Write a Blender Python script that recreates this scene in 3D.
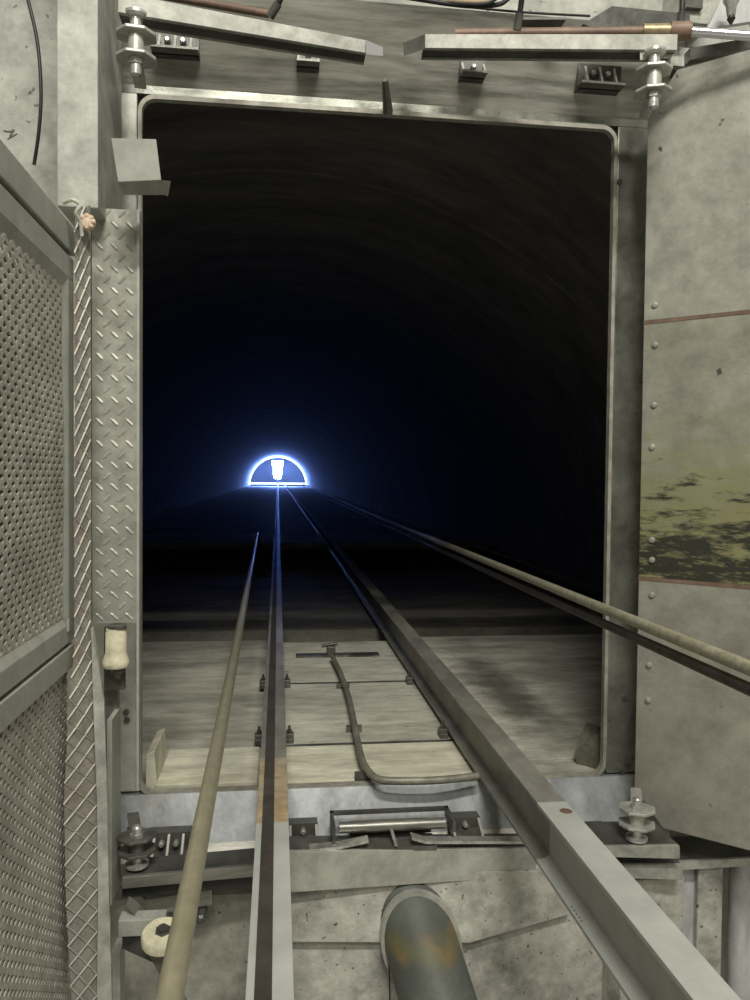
import bpy, bmesh, math, random
from mathutils import Vector, Matrix
random.seed(7)
for o in list(bpy.data.objects): bpy.data.objects.remove(o)
C = bpy.context.scene.collection
SC = bpy.context.scene

# ------------------------------------------------------------------ camera
F = 780.0                      # focal length in pixels of the 750 x 1000 frame
CAM = Vector((0.0, 0.0, 0.85)) # z = 0 is the tunnel floor
ROLL = math.radians(0.35)
dY = Vector((278-375, 500-476, F)).normalized()            # tunnel axis seen by the camera (x right, y up, z ahead)
U0 = (Vector((0, 1, 0)) - dY*dY.y).normalized()
W0 = dY.cross(U0)
dZ = (U0*math.cos(ROLL) + W0*math.sin(ROLL)).normalized()
if dZ.x < U0.x: dZ = (U0*math.cos(ROLL) - W0*math.sin(ROLL)).normalized()
dX = dZ.cross(dY)
dX = dX if dX.x > 0 else -dX
def ray(px, py):
    v = Vector(((px-375)/F, (500-py)/F, 1.0))
    return Vector((v.dot(dX), v.dot(dY), v.dot(dZ)))
def P(px, py, Y):              # world point seen at a pixel, on the plane y = Y
    d = ray(px, py); return CAM + d*(Y/d.y)
def PX(px, py, X):
    d = ray(px, py); return CAM + d*((X-CAM.x)/d.x)
def PZ(px, py, Z):
    d = ray(px, py); return CAM + d*((Z-CAM.z)/d.z)
cd = bpy.data.cameras.new('camera'); cam = bpy.data.objects.new('camera', cd); C.objects.link(cam)
cd.sensor_fit = 'VERTICAL'; cd.sensor_height = 36.0; cd.lens = 36.0*F/1000.0; cd.clip_start = 0.02; cd.clip_end = 200
M = Matrix(((dX.x, dX.y, -dX.z), (dY.x, dY.y, -dY.z), (dZ.x, dZ.y, -dZ.z)))
cam.matrix_world = Matrix.Translation(CAM) @ M.to_4x4()
SC.camera = cam

# ------------------------------------------------------------------ view, world, lights
SC.view_settings.view_transform = 'Standard'
try: SC.view_settings.look = 'None'
except Exception: pass
SC.view_settings.gamma = 1.0
SC.view_settings.use_curve_mapping = False
SC.view_settings.exposure = 0.0
SC.cycles.use_denoising = True
SC.cycles.max_bounces = 6
w = bpy.data.worlds.new('world'); SC.world = w; w.use_nodes = True
w.node_tree.nodes['Background'].inputs[0].default_value = (0.6, 0.62, 0.6, 1)
w.node_tree.nodes['Background'].inputs[1].default_value = 0.02

def area(name, loc, aim, sx, sy, power, color):
    l = bpy.data.lights.new(name, 'AREA'); l.shape = 'RECTANGLE'; l.size = sx; l.size_y = sy
    l.energy = power; l.color = color
    o = bpy.data.objects.new(name, l); C.objects.link(o); o.location = loc
    o.rotation_euler = (Vector(aim)-Vector(loc)).to_track_quat('-Z', 'Y').to_euler()
    return o
WARM = (1.0, 0.97, 0.86)
area('ceiling_lamp_front', (0.35, -1.0, 4.38), (0.4, 1.6, 0.3), 1.7, 0.2, 172, WARM)
area('fill_light', (-0.2, -3.0, 4.5), (0.3, 1.9, 0.4), 1.5, 0.6, 78, WARM)  # unseen fill added to brighten the lower and camera-facing surfaces
def point(name, loc, power, color, size):
    l = bpy.data.lights.new(name, 'POINT'); l.energy = power; l.color = color; l.shadow_soft_size = size
    o = bpy.data.objects.new(name, l); C.objects.link(o); o.location = loc; return o
BLUE = (0.13, 0.27, 1.0)
FAR = 68.0
point('far_lamp_light', (0.0, FAR-1.6, 1.5), 4200, BLUE, 0.25)

# ------------------------------------------------------------------ helpers
class MB:
    def __init__(s): s.v = []; s.f = []
    def add(s, vs, fs):
        b = len(s.v); s.v += [Vector(q) for q in vs]; s.f += [tuple(b+i for i in f) for f in fs]; return s
    def hexa(s, lo, hi):       # two quads of four points
        return s.add(list(lo)+list(hi), [(3,2,1,0), (4,5,6,7), (0,1,5,4), (1,2,6,5), (2,3,7,6), (3,0,4,7)])
    def box(s, a, b):
        (x0,y0,z0), (x1,y1,z1) = a, b
        return s.hexa([(x0,y0,z0),(x1,y0,z0),(x1,y1,z0),(x0,y1,z0)], [(x0,y0,z1),(x1,y0,z1),(x1,y1,z1),(x0,y1,z1)])
    def bar(s, a, b, u, v):    # bar from a to b with half-extent vectors u, v
        a, b, u, v = map(Vector, (a, b, u, v))
        return s.hexa([a-u-v, a+u-v, a+u+v, a-u+v], [b-u-v, b+u-v, b+u+v, b-u+v])
    def cyl(s, a, b, r0, r1=None, n=20, cap=True):
        a, b = Vector(a), Vector(b); r1 = r0 if r1 is None else r1
        d = (b-a).normalized(); t = Vector((0,0,1)) if abs(d.z) < 0.9 else Vector((1,0,0))
        u = d.cross(t).normalized(); v = d.cross(u)
        vs = []
        for c, r in ((a, r0), (b, r1)):
            vs += [c + (u*math.cos(2*math.pi*i/n) + v*math.sin(2*math.pi*i/n))*r for i in range(n)]
        fs = [(i, (i+1)%n, n+(i+1)%n, n+i) for i in range(n)]
        if cap: fs += [tuple(range(n))[::-1], tuple(range(n, 2*n))]
        return s.add(vs, fs)
    def lathe(s, o, axis, prof, n=24):   # prof: (distance along axis, radius)
        o, d = Vector(o), Vector(axis).normalized(); t = Vector((0,0,1)) if abs(d.z) < 0.9 else Vector((1,0,0))
        u = d.cross(t).normalized(); v = d.cross(u); vs = []; fs = []
        for h, r in prof:
            vs += [o + d*h + (u*math.cos(2*math.pi*i/n) + v*math.sin(2*math.pi*i/n))*r for i in range(n)]
        for k in range(len(prof)-1):
            fs += [(k*n+i, k*n+(i+1)%n, (k+1)*n+(i+1)%n, (k+1)*n+i) for i in range(n)]
        fs += [tuple(range(n))[::-1], tuple(range((len(prof)-1)*n, len(prof)*n))]
        return s.add(vs, fs)
    def tube(s, pts, r, n=10):
        pts = [Vector(p) for p in pts]; vs = []; fs = []; prev = None
        for k, p in enumerate(pts):
            d = (pts[min(k+1, len(pts)-1)] - pts[max(k-1, 0)]).normalized()
            if prev is None:
                t = Vector((0,0,1)) if abs(d.z) < 0.9 else Vector((1,0,0)); u = d.cross(t).normalized()
            else: u = (prev - d*prev.dot(d)).normalized()
            prev = u; v = d.cross(u)
            vs += [p + (u*math.cos(2*math.pi*i/n) + v*math.sin(2*math.pi*i/n))*r for i in range(n)]
        for k in range(len(pts)-1):
            fs += [(k*n+i, k*n+(i+1)%n, (k+1)*n+(i+1)%n, (k+1)*n+i) for i in range(n)]
        fs += [tuple(range(n))[::-1], tuple(range((len(pts)-1)*n, len(pts)*n))]
        return s.add(vs, fs)
    def prism(s, pts, off):    # polygon of 3-D points extruded by a vector
        n = len(pts); off = Vector(off); pts = [Vector(p) for p in pts]
        return s.add(pts + [p+off for p in pts], [tuple(range(n))[::-1], tuple(range(n, 2*n))] + [(i, (i+1)%n, n+(i+1)%n, n+i) for i in range(n)])
    def build(s, name, mat, parent=None, bevel=0.0, smooth=False, loc=None):
        base = wloc(parent) if parent else (Vector(loc) if loc is not None else Vector(s.v[0])*0)
        me = bpy.data.meshes.new(name); me.from_pydata([v-base for v in s.v], [], s.f)
        bm = bmesh.new(); bm.from_mesh(me)
        bmesh.ops.recalc_face_normals(bm, faces=bm.faces)
        bm.to_mesh(me); bm.free()
        me.materials.append(mat)
        o = bpy.data.objects.new(name, me); C.objects.link(o)
        if parent: o.parent = parent
        else: o.location = base
        if smooth:
            me.polygons.foreach_set('use_smooth', [True]*len(me.polygons))
            m = o.modifiers.new('e', 'EDGE_SPLIT'); m.split_angle = math.radians(40)
        if bevel:
            m = o.modifiers.new('b', 'BEVEL'); m.width = bevel; m.segments = 2; m.limit_method = 'ANGLE'; m.angle_limit = math.radians(40)
        return o
def wloc(o):
    l = Vector((0,0,0))
    while o: l = l + Vector(o.location); o = o.parent
    return l
def tag(o, label, cat, group=None):
    o['label'] = label; o['category'] = cat
    if group: o['group'] = group
    return o
def thing(name, label, cat, loc, group=None):
    o = bpy.data.objects.new(name, None); C.objects.link(o); o.location = Vector(loc); o.empty_display_size = 0.05
    return tag(o, label, cat, group)
def struct(o): o['kind'] = 'structure'; return o
def dup(root, loc, label, group=None):
    r = root.copy(); C.objects.link(r); r.location = Vector(loc); r['label'] = label
    if group: r['group'] = group
    for ch in list(root.children):
        c = ch.copy(); C.objects.link(c); c.parent = r
        for g in list(ch.children):
            d = g.copy(); C.objects.link(d); d.parent = c
    return r
def spline(pts, n=8):
    pts = [Vector(p) for p in pts]; out = []
    for i in range(len(pts)-1):
        p0 = pts[max(i-1,0)]; p1 = pts[i]; p2 = pts[i+1]; p3 = pts[min(i+2,len(pts)-1)]
        for k in range(n):
            t = k/n
            out.append(0.5*((2*p1)+(p2-p0)*t+(2*p0-5*p1+4*p2-p3)*t*t+(3*p1-p0-3*p2+p3)*t**3))
    return out+[pts[-1]]

# ------------------------------------------------------------------ materials
def mat(name, c1, c2, scale=3.0, rough=0.7, metal=0.0, bump=0.1, bscale=60.0, dark=None, dscale=1.5, damt=0.5, stretch=(1,1,1),
        speck=None, sscale=40.0, sthr=0.62, coords='Object', rvar=0.12, contrast=(0.35, 0.65), mott=.30):
    m = bpy.data.materials.new(name); m.use_nodes = True; nt = m.node_tree; N = nt.nodes; L = nt.links
    b = N['Principled BSDF']; tc = N.new('ShaderNodeTexCoord'); mp = N.new('ShaderNodeMapping')
    L.new(tc.outputs[coords], mp.inputs[0]); mp.inputs['Scale'].default_value = stretch
    def noise(sc, det=6, r=0.6):
        n = N.new('ShaderNodeTexNoise'); n.inputs['Scale'].default_value = sc; n.inputs['Detail'].default_value = det
        n.inputs['Roughness'].default_value = r; L.new(mp.outputs[0], n.inputs['Vector']); return n
    def ramp(src, a, bb):
        r = N.new('ShaderNodeMapRange'); r.inputs['From Min'].default_value = a; r.inputs['From Max'].default_value = bb
        L.new(src, r.inputs['Value']); return r.outputs[0]
    def mix(f, a, bb):
        x = N.new('ShaderNodeMix'); x.data_type = 'RGBA'; x.clamp_factor = True
        if hasattr(f, 'links') or not isinstance(f, float): L.new(f, x.inputs['Factor'])
        for i, val in ((6, a), (7, bb)):
            if isinstance(val, tuple): x.inputs[i].default_value = (*val, 1)
            else: L.new(val, x.inputs[i])
        return x.outputs[2]
    n1 = noise(scale); col = mix(ramp(n1.outputs[0], *contrast), c1, c2)
    if dark:
        n2 = noise(dscale, 8, 0.65); f = ramp(n2.outputs[0], 0.48, 0.48+0.25/max(damt, 0.01)*0.5); col = mix(f, col, dark)
    if speck:
        n3 = noise(sscale, 3, 0.5); f = ramp(n3.outputs[0], sthr, sthr+0.05); col = mix(f, col, speck)
    if mott:                    # fine mottling of dust and dirt
        n4 = noise(scale*2.6, 10, 0.72); mr = N.new('ShaderNodeMapRange'); mr.inputs['From Min'].default_value = .36; mr.inputs['From Max'].default_value = .64
        mr.inputs['To Min'].default_value = 1-mott; mr.inputs['To Max'].default_value = 1+mott*.45; L.new(n4.outputs[0], mr.inputs['Value'])
        vm = N.new('ShaderNodeVectorMath'); vm.operation = 'SCALE'; L.new(col, vm.inputs[0]); L.new(mr.outputs[0], vm.inputs['Scale']); col = vm.outputs[0]
    L.new(col, b.inputs['Base Color']); b.inputs['Metallic'].default_value = metal
    nr = noise(scale*4); rr = N.new('ShaderNodeMapRange'); rr.inputs['To Min'].default_value = max(rough-rvar, 0.03); rr.inputs['To Max'].default_value = min(rough+rvar, 1)
    L.new(nr.outputs[0], rr.inputs['Value']); L.new(rr.outputs[0], b.inputs['Roughness'])
    if bump:
        nb = noise(bscale, 5); bp = N.new('ShaderNodeBump'); bp.inputs['Strength'].default_value = bump; bp.inputs['Distance'].default_value = 0.01
        L.new(nb.outputs[0], bp.inputs['Height']); L.new(bp.outputs[0], b.inputs['Normal'])
    return m
def emis(name, col, strength):
    m = bpy.data.materials.new(name); m.use_nodes = True; nt = m.node_tree; nt.nodes.clear()
    e = nt.nodes.new('ShaderNodeEmission'); o = nt.nodes.new('ShaderNodeOutputMaterial')
    e.inputs[0].default_value = (*col, 1); e.inputs[1].default_value = strength; nt.links.new(e.outputs[0], o.inputs[0]); return m

m_wall   = mat('wall_plaster', (.40,.40,.37), (.52,.52,.48), 5, .85, 0, .15, 50, dark=(.24,.24,.22), dscale=2.2, damt=.5, speck=(.16,.16,.15), sscale=45, sthr=.68)
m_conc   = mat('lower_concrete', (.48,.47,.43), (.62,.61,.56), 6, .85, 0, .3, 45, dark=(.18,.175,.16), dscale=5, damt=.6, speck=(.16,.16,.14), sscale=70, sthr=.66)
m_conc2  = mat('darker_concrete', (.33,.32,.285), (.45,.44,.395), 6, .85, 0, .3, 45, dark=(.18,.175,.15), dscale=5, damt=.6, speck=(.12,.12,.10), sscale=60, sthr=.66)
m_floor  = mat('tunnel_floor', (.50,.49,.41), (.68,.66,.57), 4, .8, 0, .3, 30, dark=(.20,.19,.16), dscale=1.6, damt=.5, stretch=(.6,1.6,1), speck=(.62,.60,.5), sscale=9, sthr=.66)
m_ffar   = mat('shaded_tunnel_floor', (.17,.165,.14), (.27,.26,.22), 4, .85, 0, .3, 30, dark=(.08,.075,.06), dscale=1.6, damt=.5, stretch=(.6,1.6,1))  # far floor colour lowered to stand for the cut-off of the lamp light
m_slab   = mat('middle_slab', (.56,.55,.47), (.70,.69,.6), 4, .85, 0, .2, 40, dark=(.26,.25,.2), dscale=2, damt=.5, stretch=(.6,1.6,1), speck=(.2,.2,.16), sscale=24, sthr=.68)
m_cream  = mat('dusty_edge_slab', (.66,.63,.50), (.78,.75,.62), 6, .9, 0, .15, 40, dark=(.42,.40,.31), dscale=4, damt=.4, stretch=(.5,1.5,1))
m_vault  = mat('vault_concrete', (.18,.17,.145), (.27,.255,.21), 2.5, .9, 0, .5, 12, dark=(.12,.11,.09), dscale=1.2, damt=.5, stretch=(.4,1.5,1.0))
m_paint  = mat('grey_paint', (.40,.41,.38), (.48,.49,.45), 6, .5, .1, .04, 40, dark=(.30,.30,.27), dscale=7, damt=.35, speck=(.75,.75,.7), sscale=30, sthr=.74)
m_gate   = mat('gate_paint', (.38,.385,.35), (.46,.465,.43), 8, .5, .1, .05, 60, mott=.15)
m_bracket = mat('bracket_paint', (.27,.272,.245), (.33,.335,.305), 8, .55, .1, .05, 60, mott=.15)
m_mesh   = mat('mesh_steel', (.50,.48,.43), (.64,.62,.56), 14, .5, .15, .1, 90, dark=(.26,.22,.18), dscale=7, damt=.4)
m_meshs  = mat('strip_mesh_paint', (.50,.49,.44), (.60,.59,.53), 14, .6, .05, .1, 90, dark=(.34,.29,.24), dscale=7, damt=.4)
m_back   = mat('mesh_backing', (.13,.125,.11), (.22,.21,.19), 10, .8, .1, .1, 60)
m_backl  = mat('grimy_backing', (.26,.25,.22), (.34,.32,.285), 12, .8, .0, .2, 60, dark=(.24,.18,.14), dscale=8, damt=.5)
m_tread  = mat('tread_steel', (.36,.36,.32), (.47,.47,.42), 8, .45, .3, .06, 70, dark=(.22,.20,.17), dscale=5, damt=.4, speck=(.8,.8,.76), sscale=45, sthr=.76)
m_frame  = mat('frame_steel', (.27,.265,.24), (.40,.39,.35), 4, .38, .55, .08, 40, dark=(.12,.12,.105), dscale=3, damt=.6, stretch=(.5,1,2.5))
m_head   = mat('header_steel', (.27,.265,.23), (.50,.49,.45), 3, .4, .35, .08, 30, dark=(.07,.07,.06), dscale=4, damt=.6, stretch=(.35,1,3.5))
m_jamb   = mat('jamb_steel', (.20,.205,.18), (.30,.305,.27), 5, .3, .6, .06, 40, dark=(.11,.115,.09), dscale=4, damt=.6, speck=(.5,.52,.42), sscale=30, sthr=.72)
m_jambl  = mat('pale_jamb_steel', (.46,.46,.42), (.58,.58,.53), 5, .45, .3, .06, 40, dark=(.24,.24,.21), dscale=5, damt=.4)
m_bead   = mat('seal_edge', (.30,.29,.25), (.44,.43,.38), 12, .6, .1, .05, 60, dark=(.2,.17,.13), dscale=6, damt=.5)
m_sill   = mat('sill_steel', (.27,.29,.31), (.40,.42,.44), 5, .4, .3, .08, 30, dark=(.15,.15,.14), dscale=4, damt=.6, stretch=(1,1,.5))
m_galv   = mat('galvanised_steel', (.48,.48,.44), (.62,.62,.58), 10, .4, .4, .05, 80, dark=(.3,.3,.27), dscale=8, damt=.4)
m_barp   = mat('bar_zinc', (.33,.33,.30), (.44,.44,.40), 10, .55, .15, .05, 80, dark=(.24,.24,.21), dscale=8, damt=.4)
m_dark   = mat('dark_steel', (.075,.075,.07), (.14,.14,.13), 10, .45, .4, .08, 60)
m_grime  = mat('oily_steel', (.10,.10,.09), (.24,.235,.21), 7, .4, .4, .1, 60, dark=(.05,.05,.045), dscale=5, damt=.6)
m_rail   = mat('rail_paint', (.42,.43,.41), (.49,.50,.48), 5, .5, .1, .03, 60, mott=.10)
m_railf  = mat('tunnel_rail_steel', (.26,.255,.23), (.36,.35,.31), 5, .5, .25, .05, 60, dark=(.2,.19,.16), dscale=3, damt=.5, stretch=(1,.5,1))
m_tan    = mat('tan_grease', (.38,.28,.16), (.5,.4,.27), 9, .6, .1, .1, 60, dark=(.3,.3,.26), dscale=10, damt=.4)
m_strip  = mat('running_strip', (.035,.028,.024), (.06,.05,.043), 8, .85, 0, .02, 60)
m_rope   = mat('haul_rope', (.34,.315,.22), (.42,.39,.28), 30, .35, .4, .05, 120, mott=.08)
m_roped  = mat('dark_rope', (.06,.05,.04), (.10,.085,.07), 30, .5, .4, .05, 120)
m_cablr  = mat('pale_rope', (.42,.39,.28), (.52,.49,.37), 30, .45, .4, .05, 120)
m_cream2 = mat('cream_plastic', (.72,.68,.50), (.82,.78,.60), 12, .45, 0, .02, 60, dark=(.5,.46,.32), dscale=14, damt=.3)
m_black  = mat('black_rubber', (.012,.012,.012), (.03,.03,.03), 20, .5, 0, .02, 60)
m_rust   = mat('rust_brown_paint', (.15,.095,.07), (.24,.16,.12), 10, .55, .1, .08, 60)
m_brass  = mat('brass_fitting', (.30,.24,.14), (.42,.35,.22), 20, .4, .5, .05, 60)
m_chrome = mat('chrome_rod', mott=0, c1=(.78,.76,.86), c2=(.85,.83,.92), scale=4, rough=.22, metal=.9, bump=0)
m_shiny  = mat('bright_pin', (.6,.6,.57), (.75,.75,.72), 20, .3, .7, .05, 80, dark=(.3,.28,.24), dscale=20, damt=.5)
m_pink   = mat('pink_rosette', (.66,.50,.38), (.78,.62,.48), 40, .9, 0, .4, 90)
m_tie    = mat('pale_tie', (.5,.5,.44), (.62,.62,.55), 40, .8, 0, .3, 90)
m_zinc   = mat('cool_zinc', (.55,.56,.58), (.74,.75,.77), 6, .4, .2, .05, 60, dark=(.3,.3,.31), dscale=8, damt=.4, stretch=(1,1,.3))
m_stone  = mat('block_concrete', (.12,.115,.09), (.20,.19,.155), 15, .9, 0, .4, 50)
m_conduit= mat('conduit_steel', (.20,.19,.155), (.30,.285,.235), 15, .5, .2, .05, 60)

# stained door leaf: pale steel with a mossy, black-streaked middle plate
def leaf_mat(name, c1, c2, stain):
    m = mat(name, c1, c2, 3.5, .55, .15, .12, 35, dark=tuple(c*.6 for c in c1), dscale=3.5, damt=.35, speck=tuple(c*.25 for c in c1), sscale=26, sthr=.70)
    if stain:
        nt = m.node_tree; N = nt.nodes; L = nt.links; b = N['Principled BSDF']
        src = b.inputs['Base Color'].links[0].from_socket
        tc = N.new('ShaderNodeTexCoord'); sep = N.new('ShaderNodeSeparateXYZ'); L.new(tc.outputs['Object'], sep.inputs[0])
        mp = N.new('ShaderNodeMapping'); mp.inputs['Scale'].default_value = (2.2, 2.2, 9); L.new(tc.outputs['Object'], mp.inputs[0])
        n = N.new('ShaderNodeTexNoise'); n.inputs['Scale'].default_value = 2.2; n.inputs['Detail'].default_value = 9; n.inputs['Roughness'].default_value = .68; L.new(mp.outputs[0], n.inputs['Vector'])
        zr = N.new('ShaderNodeMapRange'); zr.inputs['From Min'].default_value = stain[1]; zr.inputs['From Max'].default_value = stain[0]; zr.inputs['To Min'].default_value = 0.0; zr.inputs['To Max'].default_value = 1.0
        L.new(sep.outputs['Z'], zr.inputs['Value'])
        def mixf(f, a, col):
            x = N.new('ShaderNodeMix'); x.data_type = 'RGBA'; L.new(f, x.inputs['Factor']); L.new(a, x.inputs[6]); x.inputs[7].default_value = (*col, 1); return x.outputs[2]
        def thr(src, a, bb):
            r = N.new('ShaderNodeMapRange'); r.inputs['From Min'].default_value = a; r.inputs['From Max'].default_value = bb; L.new(src, r.inputs['Value']); return r.outputs[0]
        def math_(op, a, bb):
            q = N.new('ShaderNodeMath'); q.operation = op; q.use_clamp = False
            for i, v in enumerate((a, bb)):
                if isinstance(v, float): q.inputs[i].default_value = v
                else: L.new(v, q.inputs[i])
            return q.outputs[0]
        s = math_('ADD', math_('MULTIPLY', zr.outputs[0], 0.55), n.outputs[0])
        col = mixf(thr(s, .60, .98), src, (.25, .245, .12))
        n2 = N.new('ShaderNodeTexNoise'); n2.inputs['Scale'].default_value = 3.3; n2.inputs['Detail'].default_value = 9; n2.inputs['Roughness'].default_value = .72; L.new(mp.outputs[0], n2.inputs['Vector'])
        s2 = math_('ADD', math_('MULTIPLY', zr.outputs[0], 0.34), n2.outputs[0])
        col = mixf(thr(s2, .74, .84), col, (.035, .035, .025))
        L.new(col, b.inputs['Base Color'])
    return m
m_leafA = leaf_mat('leaf_upper', (.30,.295,.26), (.40,.395,.35), None)
m_leafB = leaf_mat('leaf_middle', (.265,.26,.22), (.34,.335,.28), (0.64, 1.10))
m_leafC = leaf_mat('leaf_lower', (.27,.26,.225), (.41,.40,.35), None)

def pipe_mat():
    m = mat('stained_pipe', (.10,.11,.10), (.15,.16,.145), 6, .6, .05, .12, 40, dark=(.045,.05,.045), dscale=4, damt=.5)
    nt = m.node_tree; N = nt.nodes; L = nt.links; b = N['Principled BSDF']; src = b.inputs['Base Color'].links[0].from_socket
    tc = N.new('ShaderNodeTexCoord'); n = N.new('ShaderNodeTexNoise'); n.inputs['Scale'].default_value = 7; n.inputs['Detail'].default_value = 8
    L.new(tc.outputs['Object'], n.inputs['Vector'])
    sep = N.new('ShaderNodeSeparateXYZ'); L.new(tc.outputs['Object'], sep.inputs[0])
    # an orange-green band of rust about a third of the way along the pipe
    a = N.new('ShaderNodeMath'); a.operation = 'ADD'; a.inputs[1].default_value = PIPE_BAND; L.new(sep.outputs['Z'], a.inputs[0])
    ab = N.new('ShaderNodeMath'); ab.operation = 'ABSOLUTE'; L.new(a.outputs[0], ab.inputs[0])
    r = N.new('ShaderNodeMapRange'); r.inputs['From Min'].default_value = .06; r.inputs['From Max'].default_value = .0; L.new(ab.outputs[0], r.inputs['Value'])
    s = N.new('ShaderNodeMath'); s.operation = 'MULTIPLY'; L.new(r.outputs[0], s.inputs[0]); L.new(n.outputs[0], s.inputs[1])
    t = N.new('ShaderNodeMapRange'); t.inputs['From Min'].default_value = .22; t.inputs['From Max'].default_value = .45; L.new(s.outputs[0], t.inputs['Value'])
    cr = N.new('ShaderNodeValToRGB'); cr.color_ramp.elements[0].position = .50; cr.color_ramp.elements[0].color = (.13,.125,.07,1)
    cr.color_ramp.elements[1].position = .66; cr.color_ramp.elements[1].color = (.24,.14,.05,1)
    n2 = N.new('ShaderNodeTexNoise'); n2.inputs['Scale'].default_value = 18; L.new(tc.outputs['Object'], n2.inputs['Vector']); L.new(n2.outputs[0], cr.inputs[0])
    x = N.new('ShaderNodeMix'); x.data_type = 'RGBA'; L.new(t.outputs[0], x.inputs['Factor']); L.new(src, x.inputs[6]); L.new(cr.outputs[0], x.inputs[7])
    L.new(x.outputs[2], b.inputs['Base Color']); return m
PIPE_BAND = 0.10

# oil stain running along the right side of the tunnel floor
m_floor_r = m_floor.copy(); m_floor_r.name = 'stained_tunnel_floor'
def oil(m, cx, cy, sx, sy, rot):
    nt = m.node_tree; N = nt.nodes; L = nt.links; b = N['Principled BSDF']; src = b.inputs['Base Color'].links[0].from_socket
    tc = N.new('ShaderNodeTexCoord'); mp = N.new('ShaderNodeMapping'); mp.vector_type = 'TEXTURE'
    mp.inputs['Location'].default_value = (cx, cy, 0); mp.inputs['Rotation'].default_value = (0,0,rot); mp.inputs['Scale'].default_value = (sx, sy, 1)
    L.new(tc.outputs['Object'], mp.inputs[0]); ln = N.new('ShaderNodeVectorMath'); ln.operation = 'LENGTH'; L.new(mp.outputs[0], ln.inputs[0])
    n = N.new('ShaderNodeTexNoise'); n.inputs['Scale'].default_value = 7; n.inputs['Detail'].default_value = 9; n.inputs['Roughness'].default_value = .7; L.new(tc.outputs['Object'], n.inputs['Vector'])
    ad = N.new('ShaderNodeMath'); ad.operation = 'MULTIPLY_ADD'; L.new(n.outputs[0], ad.inputs[0]); ad.inputs[1].default_value = 1.6; L.new(ln.outputs['Value'], ad.inputs[2])
    mr = N.new('ShaderNodeMapRange'); mr.inputs['From Min'].default_value = 1.75; mr.inputs['From Max'].default_value = 1.05; mr.inputs['To Max'].default_value = .8; L.new(ad.outputs[0], mr.inputs['Value'])
    x = N.new('ShaderNodeMix'); x.data_type = 'RGBA'; L.new(mr.outputs[0], x.inputs['Factor']); L.new(src, x.inputs[6]); x.inputs[7].default_value = (.07,.065,.055,1); L.new(x.outputs[2], b.inputs['Base Color'])
oil(m_floor_r, PZ(505,690,0).x, PZ(505,690,0).y, .16, .85, 0.0)

# ------------------------------------------------------------------ structure
YD = 2.15                                    # plane of the opening
XL = P(143, 450, YD).x; XR = P(605, 450, YD).x
ZT = P(375, 118, YD).z; ZB = 0.0
FX0, FX1, FZ0, FZ1 = XL-0.16, XR+0.16, -0.20, ZT+0.24   # outside of the steel frame
WX0, WX1, WZ0, WZ1 = -2.4, 3.0, -0.95, 4.9
def ring_wall(x0, x1, z0, z1, hx0, hx1, hz0, hz1, y0, y1):
    m = MB()
    m.box((x0,y0,z0), (hx0,y1,z1)); m.box((hx1,y0,z0), (x1,y1,z1)); m.box((hx0,y0,hz1), (hx1,y1,z1)); m.box((hx0,y0,z0), (hx1,y1,hz0)); return m
struct(ring_wall(WX0, WX1, WZ0, WZ1, FX0-.002, FX1+.002, FZ0-.002, FZ1+.002, 2.12, 2.3).build('wall_front', m_wall))
struct(MB().box((WX0-.1,-4,WZ0), (WX0,2.6,WZ1)).build('wall_left', m_wall))
struct(MB().box((WX1,-4,WZ0), (WX1+.1,2.6,WZ1)).build('wall_right', m_wall))
struct(MB().box((WX0,-4.1,WZ0), (WX1,-4,WZ1)).build('wall_back', m_wall))
struct(MB().box((WX0,-4,WZ1), (WX1,2.6,WZ1+.1)).build('ceiling', m_wall))
struct(MB().box((WX0,-4,WZ0-.1), (WX1,2.6,WZ0)).build('floor', m_conc))
# concrete facing below the sill, standing proud of the wall, with a step
YC = 1.95
zl_ = CAM.z - (895-476)/F*YC
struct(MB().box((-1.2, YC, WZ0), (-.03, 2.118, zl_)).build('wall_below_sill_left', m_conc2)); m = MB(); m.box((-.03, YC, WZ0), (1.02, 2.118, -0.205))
struct(m.build('wall_below_sill', m_conc))

# tunnel lining: semicircular vault with shallow ring joints
TR = 2.5; n = 40; vs = []; fs = []; ys = []
y = 2.3
while y < FAR+1.5:
    ys += [(y, TR), (y+1.98, TR), (y+1.99, TR+.012), (y+2.0, TR+.012)]; y += 2.01
for yy, r in ys:
    for i in range(n+1):
        a = math.pi*i/n; vs.append((math.cos(a)*r, yy, math.sin(a)*r*1.0 - .0))
for k in range(len(ys)-1):
    fs += [(k*(n+1)+i, k*(n+1)+i+1, (k+1)*(n+1)+i+1, (k+1)*(n+1)+i) for i in range(n)]
struct(MB().add(vs, fs).build('tunnel_vault', m_vault, smooth=True))
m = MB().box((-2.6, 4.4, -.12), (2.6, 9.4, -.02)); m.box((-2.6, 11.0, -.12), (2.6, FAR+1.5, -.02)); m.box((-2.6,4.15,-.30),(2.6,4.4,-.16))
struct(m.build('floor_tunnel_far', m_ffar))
struct(MB().box((-2.6, 9.4, -.12), (2.6, 11.0, .05)).build('floor_cross_slab', m_slab, bevel=.01))
XRL = (-0.056*.70, 0.0366*.70); XRR = (.80*.70, .893*.70)     # flanges of the two rails
zf = -.015
m = MB(); m.box((-2.6, 2.3, -.2), (-.05, 3.045, zf)); m.box((-2.6, 3.06, -.2), (-.05, 4.15, zf-.006)); m.box((XL-.1, 2.16, -.2), (-.05, 2.3, zf))
struct(m.build('floor_tunnel_left', m_floor, bevel=.001))
m = MB(); m.box((.645, 2.16, -.2), (XR+.1, 2.3, zf)); m.box((.645, 2.3, -.2), (2.6, 4.15, zf))
struct(m.build('floor_tunnel_right', m_floor_r, bevel=.004))
m = MB(); m.box((-.05, 2.47, -.2), (.635, 3.19, zf+.012)); m.box((-.05, 3.212, -.2), (.635, 4.0, zf+.012)); 
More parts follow.
